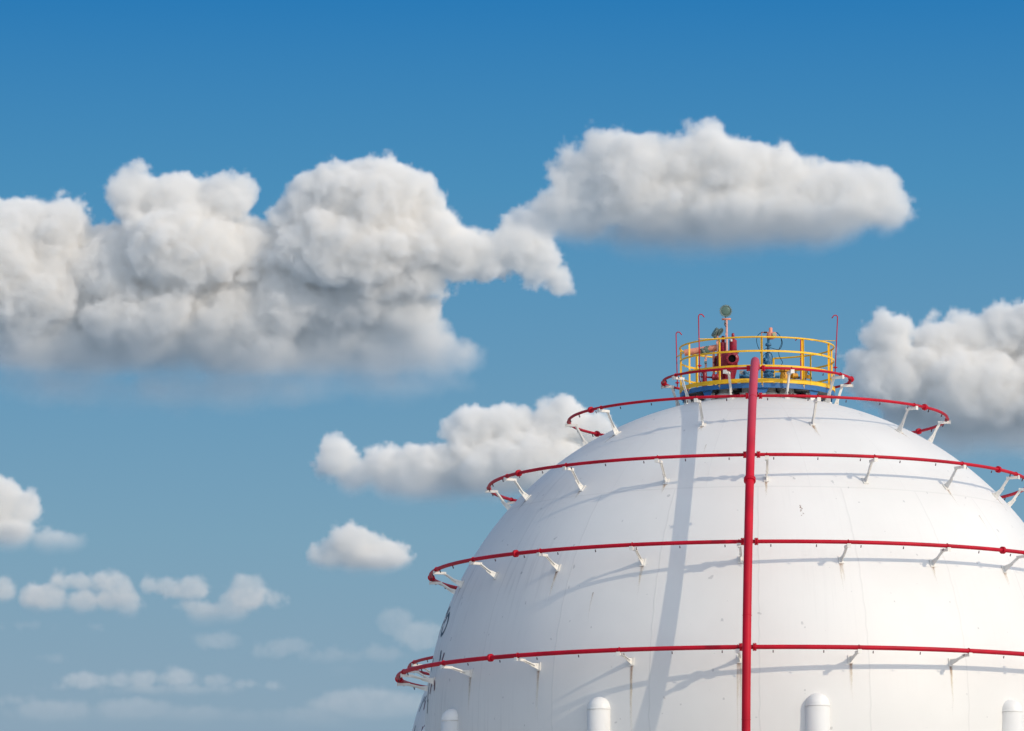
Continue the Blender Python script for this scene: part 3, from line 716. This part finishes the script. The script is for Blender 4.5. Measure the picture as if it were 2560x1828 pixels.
# ------------------------------------------------------------------ clouds: vapour with real depth, kilometres away
K = 2560/2274                                # blob positions were read off a 2274-wide print of the photo
def cloud_material(name, dens, tint):
    m = bpy.data.materials.new(name); m.use_nodes = True; n = m.node_tree; n.nodes.clear()
    o = n.nodes.new('ShaderNodeOutputMaterial'); v = n.nodes.new('ShaderNodeVolumePrincipled')
    v.inputs['Color'].default_value = (*tint, 1); v.inputs['Density'].default_value = dens
    v.inputs['Density Attribute'].default_value = 'density'; v.inputs['Anisotropy'].default_value = -.5
    n.links.new(v.outputs[0], o.inputs['Volume']); return m
def cloud(label, blobs, depth, dens=.03, vox=3.2, edge=(6, 60), amp=1.0, seed=0, thick=.8, lean=.12, grow=1.02, power=1.1, base=.15, crisp=1.3, drop=9, tint=(1, .988, .968)):
    """one cloud from ellipsoidal puffs (x, y, rx, ry [, further away]) broken up by billows; lean: the top hangs forward over the base"""
    rnd = random.Random(seed)
    ppm = depth/F_PX*K; B = []
    ybase = max(b[1] for b in blobs); 
    for b in blobs:
        x, y, rx, ry = b[:4]; y += drop; rx *= grow; ry *= grow
        ex = (b[4] if len(b) > 4 else 0)+rnd.uniform(-.25, .25)*min(rx, ry)-lean*(ybase-y)
        c = at(x*K, y*K, depth); c = c+(c-CAM).normalized()*ex*ppm
        c = CAM+(c-CAM)*1.0
        sx = rx*ppm; sz = ry*ppm; sy = min(sx, sz*1.6)*thick
        B.append((c, Vector((sx, sy, sz))))
    lo = Vector([min(c[i]-s[i] for c, s in B) for i in range(3)]); hi = Vector([max(c[i]+s[i] for c, s in B) for i in range(3)])
    pad = 14*amp; lo -= Vector((pad,)*3); hi += Vector((pad,)*3)
    org = (lo+hi)/2; org.z = lo.z
    vol = bpy.data.volumes.new('cloud'); ob = link('cloud', vol, None, org); tag(ob, label, 'cloud', 'clouds in the blue sky')
    g = bpy.data.node_groups.new('cloud_density', 'GeometryNodeTree')
    g.interface.new_socket('Geometry', in_out='INPUT', socket_type='NodeSocketGeometry')
    g.interface.new_socket('Geometry', in_out='OUTPUT', socket_type='NodeSocketGeometry')
    N = g.nodes; L = g.links
    out = N.new('NodeGroupOutput'); pos = N.new('GeometryNodeInputPosition').outputs[0]
    def vm(op, a, b=None):
        n = N.new('ShaderNodeVectorMath'); n.operation = op
        for i, v in enumerate((a, b)):
            if v is None: continue
            if isinstance(v, (tuple, Vector)): n.inputs[i].default_value = tuple(v)
            else: L.new(v, n.inputs[i])
        return n.outputs['Value'] if op == 'LENGTH' else n.outputs[0]
    def ma(op, a, b=None, c=None):
        n = N.new('ShaderNodeMath'); n.operation = op
        for i, v in enumerate((a, b, c)):
            if v is None: continue
            if isinstance(v, (int, float)): n.inputs[i].default_value = v
            else: L.new(v, n.inputs[i])
        return n.outputs[0]
    def noise(size, detail=2):
        n = N.new('ShaderNodeTexNoise'); n.inputs['Scale'].default_value = 1/size; n.inputs['Detail'].default_value = detail
        n.inputs['Roughness'].default_value = .62
        L.new(vm('ADD', pos, (seed*317.3, seed*91.7, seed*53.1)), n.inputs['Vector']); return n.outputs[0]
    def vor(size):
        n = N.new('ShaderNodeTexVoronoi'); n.feature = 'F1'; n.inputs['Scale'].default_value = 1/size
        L.new(vm('ADD', pos, (seed*117.3, seed*191.7, seed*153.1)), n.inputs['Vector']); return n.outputs['Distance']
    def mrange(v, a, b, c, d):
        n = N.new('ShaderNodeMapRange'); n.interpolation_type = 'SMOOTHSTEP'; L.new(v, n.inputs[0])
        for i, x in enumerate((a, b, c, d)): n.inputs[i+1].default_value = x
        return n.outputs[0]
    F = None
    for c, s in B:
        d = vm('MULTIPLY', vm('SUBTRACT', pos, c-org), Vector((1/s.x, 1/s.y, 1/s.z)))
        f = ma('MULTIPLY', ma('SUBTRACT', 1.0, vm('LENGTH', d)), min(s))
        F = f if F is None else ma('SMOOTH_MAX', F, f, 8.0)
    h = hi.z-lo.z
    sp = N.new('ShaderNodeSeparateXYZ'); L.new(pos, sp.inputs[0]); hh = ma('DIVIDE', sp.outputs[2], h)
    a1 = ma('MULTIPLY', ma('SUBTRACT', noise(75, 2), .5), 52*amp)
    b1 = ma('MULTIPLY', ma('SUBTRACT', .55, vor(46)), 17*amp)
    a2 = ma('MULTIPLY', ma('SUBTRACT', noise(24, 6), .5), 40*amp)
    a3 = ma('MULTIPLY', ma('SUBTRACT', noise(9, 2), .5), 15*amp)      # ragged fringe
    bil = ma('MULTIPLY', ma('ADD', ma('ADD', b1, a2), a3), mrange(hh, .05, .45, .3, 1.))
    F = ma('ADD', ma('ADD', F, a1), bil)
    D = ma('DIVIDE', F, mrange(hh, .06, .42, edge[1], edge[0]))
    rind = ma('ADD', 1., ma('MULTIPLY', mrange(F, 8., 45., crisp, 0.), mrange(hh, .15, .45, 0., 1.)))   # the sunlit skin is the densest
    n = N.new('ShaderNodeClamp'); L.new(D, n.inputs[0]); n = [ma('MULTIPLY', n.outputs[0], rind)]; D = ma('MULTIPLY', ma('POWER', n[0], power), mrange(hh, .02, .3, base, 1.))
    vc = N.new('GeometryNodeVolumeCube'); L.new(D, vc.inputs['Density'])
    vc.inputs['Min'].default_value = lo-org; vc.inputs['Max'].default_value = hi-org
    for k_, i in zip('XYZ', range(3)): vc.inputs['Resolution '+k_].default_value = max(8, int((hi-lo)[i]/vox))
    sm = N.new('GeometryNodeSetMaterial'); L.new(vc.outputs[0], sm.inputs[0]); mt = cloud_material('cloud_vapour', dens, tint); sm.inputs['Material'].default_value = mt
    vol.materials.append(mt); L.new(sm.outputs[0], out.inputs[0])
    mod = ob.modifiers.new('density', 'NODES'); mod.node_group = g; mod.show_viewport = False
    return ob
cloud('largest cloud, a long billowing bank filling the left of the sky', [(-10, 560, 120, 120), (100, 520, 110, 85), (20, 480, 70, 50), (150, 470, 55, 45), (60, 640, 150, 130), (90, 760, 150, 80),
    (300, 430, 60, 65), (400, 450, 95, 75), (500, 430, 58, 62), (400, 540, 150, 110), (250, 600, 140, 110), (330, 700, 170, 110), (480, 700, 160, 110),
    (560, 770, 130, 70), (640, 650, 120, 100), (560, 560, 100, 80), (820, 430, 120, 90), (720, 450, 100, 80), (900, 440, 80, 75), (780, 540, 180, 100),
    (930, 520, 100, 80), (680, 510, 90, 80), (760, 640, 130, 90), (880, 600, 120, 70),
    (1000, 560, 90, 60), (1080, 570, 70, 55), (1150, 540, 60, 60), (1200, 560, 55, 60), (1230, 600, 40, 40),
    (910, 690, 80, 70), (940, 740, 70, 60), (250, 770, 330, 80, 60), (560, 780, 300, 80, 60), (850, 790, 230, 70, 60), (120, 845, 220, 52, 60), (500, 850, 400, 56, 60), (860, 845, 210, 50, 60), (420, 872, 440, 46, 110), (250, 800, 200, 50, 60), (700, 810, 220, 50, 60), (1165, 505, 55, 50), (700, 730, 200, 80, 40)], 8000, seed=1, lean=.25, base=.24)
cloud('broad cloud high over the platform, tapering to the right', [(1340, 330, 65, 62), (1300, 390, 70, 80), (1420, 370, 100, 82), (1560, 340, 80, 66), (1650, 380, 100, 80), (1720, 390, 75, 78), (1480, 450, 180, 90), (1650, 470, 180, 85),
    (1300, 480, 100, 65), (1880, 420, 90, 72), (1920, 440, 80, 75), (1970, 470, 60, 52), (1800, 480, 130, 75), (1450, 520, 160, 50, 80), (1700, 520, 170, 48, 80), (1220, 460, 45, 32), (1550, 520, 260, 60, 60), (1250, 450, 50, 45), (1215, 485, 50, 40), (1165, 485, 48, 28), (1490, 355, 90, 66), (1610, 365, 90, 70), (1790, 410, 80, 62)], 6900, seed=2)
cloud('tall cloud at the right edge beside the platform', [(1975, 740, 55, 55), (2080, 750, 70, 60), (2150, 750, 70, 60), (2240, 730, 80, 65), (2330, 720, 100, 80), (2000, 830, 110, 80), (2150, 850, 140, 100), (2300, 850, 140, 100),
    (2180, 930, 170, 70, 60), (1900, 800, 40, 40), (2050, 910, 110, 60, 60), (2130, 970, 170, 62, 30), (2290, 960, 150, 70, 30)], 9000, seed=3, vox=4.5, dens=.03)
cloud('low cloud just left of the tank shoulder', [(740, 1015, 50, 48), (850, 1040, 60, 55), (795, 1050, 60, 48), (900, 1060, 90, 60), (960, 1030, 80, 50), (1050, 950, 60, 60), (1130, 940, 70, 58), (1240, 930, 70, 58), (1310, 950, 60, 40), (1100, 1040, 140, 80),
    (1250, 1040, 120, 80), (960, 1080, 120, 42, 60), (1180, 1020, 120, 80)], 9600, seed=4, vox=4.5, dens=.028)
cloud('single small round cloud left of the tank', [(785, 1208, 56, 54), (740, 1232, 42, 42), (850, 1230, 62, 40), (800, 1240, 90, 32)], 10500, seed=5, vox=4.5, amp=.9, dens=.02, tint=(1, .98, .95), grow=1.06)
cloud('ragged cloud cut off by the left edge', [(0, 1110, 50, 60), (45, 1125, 45, 42), (75, 1100, 22, 25), (20, 1180, 70, 46), (110, 1195, 60, 34), (150, 1198, 46, 26), (-60, 1130, 70, 80)], 10500, seed=6, vox=4.5, amp=.7, dens=.02, tint=(1, .98, .95))
WARM = (1, .955, .905)                       # air's reddening put into the vapour colour of the low far clouds
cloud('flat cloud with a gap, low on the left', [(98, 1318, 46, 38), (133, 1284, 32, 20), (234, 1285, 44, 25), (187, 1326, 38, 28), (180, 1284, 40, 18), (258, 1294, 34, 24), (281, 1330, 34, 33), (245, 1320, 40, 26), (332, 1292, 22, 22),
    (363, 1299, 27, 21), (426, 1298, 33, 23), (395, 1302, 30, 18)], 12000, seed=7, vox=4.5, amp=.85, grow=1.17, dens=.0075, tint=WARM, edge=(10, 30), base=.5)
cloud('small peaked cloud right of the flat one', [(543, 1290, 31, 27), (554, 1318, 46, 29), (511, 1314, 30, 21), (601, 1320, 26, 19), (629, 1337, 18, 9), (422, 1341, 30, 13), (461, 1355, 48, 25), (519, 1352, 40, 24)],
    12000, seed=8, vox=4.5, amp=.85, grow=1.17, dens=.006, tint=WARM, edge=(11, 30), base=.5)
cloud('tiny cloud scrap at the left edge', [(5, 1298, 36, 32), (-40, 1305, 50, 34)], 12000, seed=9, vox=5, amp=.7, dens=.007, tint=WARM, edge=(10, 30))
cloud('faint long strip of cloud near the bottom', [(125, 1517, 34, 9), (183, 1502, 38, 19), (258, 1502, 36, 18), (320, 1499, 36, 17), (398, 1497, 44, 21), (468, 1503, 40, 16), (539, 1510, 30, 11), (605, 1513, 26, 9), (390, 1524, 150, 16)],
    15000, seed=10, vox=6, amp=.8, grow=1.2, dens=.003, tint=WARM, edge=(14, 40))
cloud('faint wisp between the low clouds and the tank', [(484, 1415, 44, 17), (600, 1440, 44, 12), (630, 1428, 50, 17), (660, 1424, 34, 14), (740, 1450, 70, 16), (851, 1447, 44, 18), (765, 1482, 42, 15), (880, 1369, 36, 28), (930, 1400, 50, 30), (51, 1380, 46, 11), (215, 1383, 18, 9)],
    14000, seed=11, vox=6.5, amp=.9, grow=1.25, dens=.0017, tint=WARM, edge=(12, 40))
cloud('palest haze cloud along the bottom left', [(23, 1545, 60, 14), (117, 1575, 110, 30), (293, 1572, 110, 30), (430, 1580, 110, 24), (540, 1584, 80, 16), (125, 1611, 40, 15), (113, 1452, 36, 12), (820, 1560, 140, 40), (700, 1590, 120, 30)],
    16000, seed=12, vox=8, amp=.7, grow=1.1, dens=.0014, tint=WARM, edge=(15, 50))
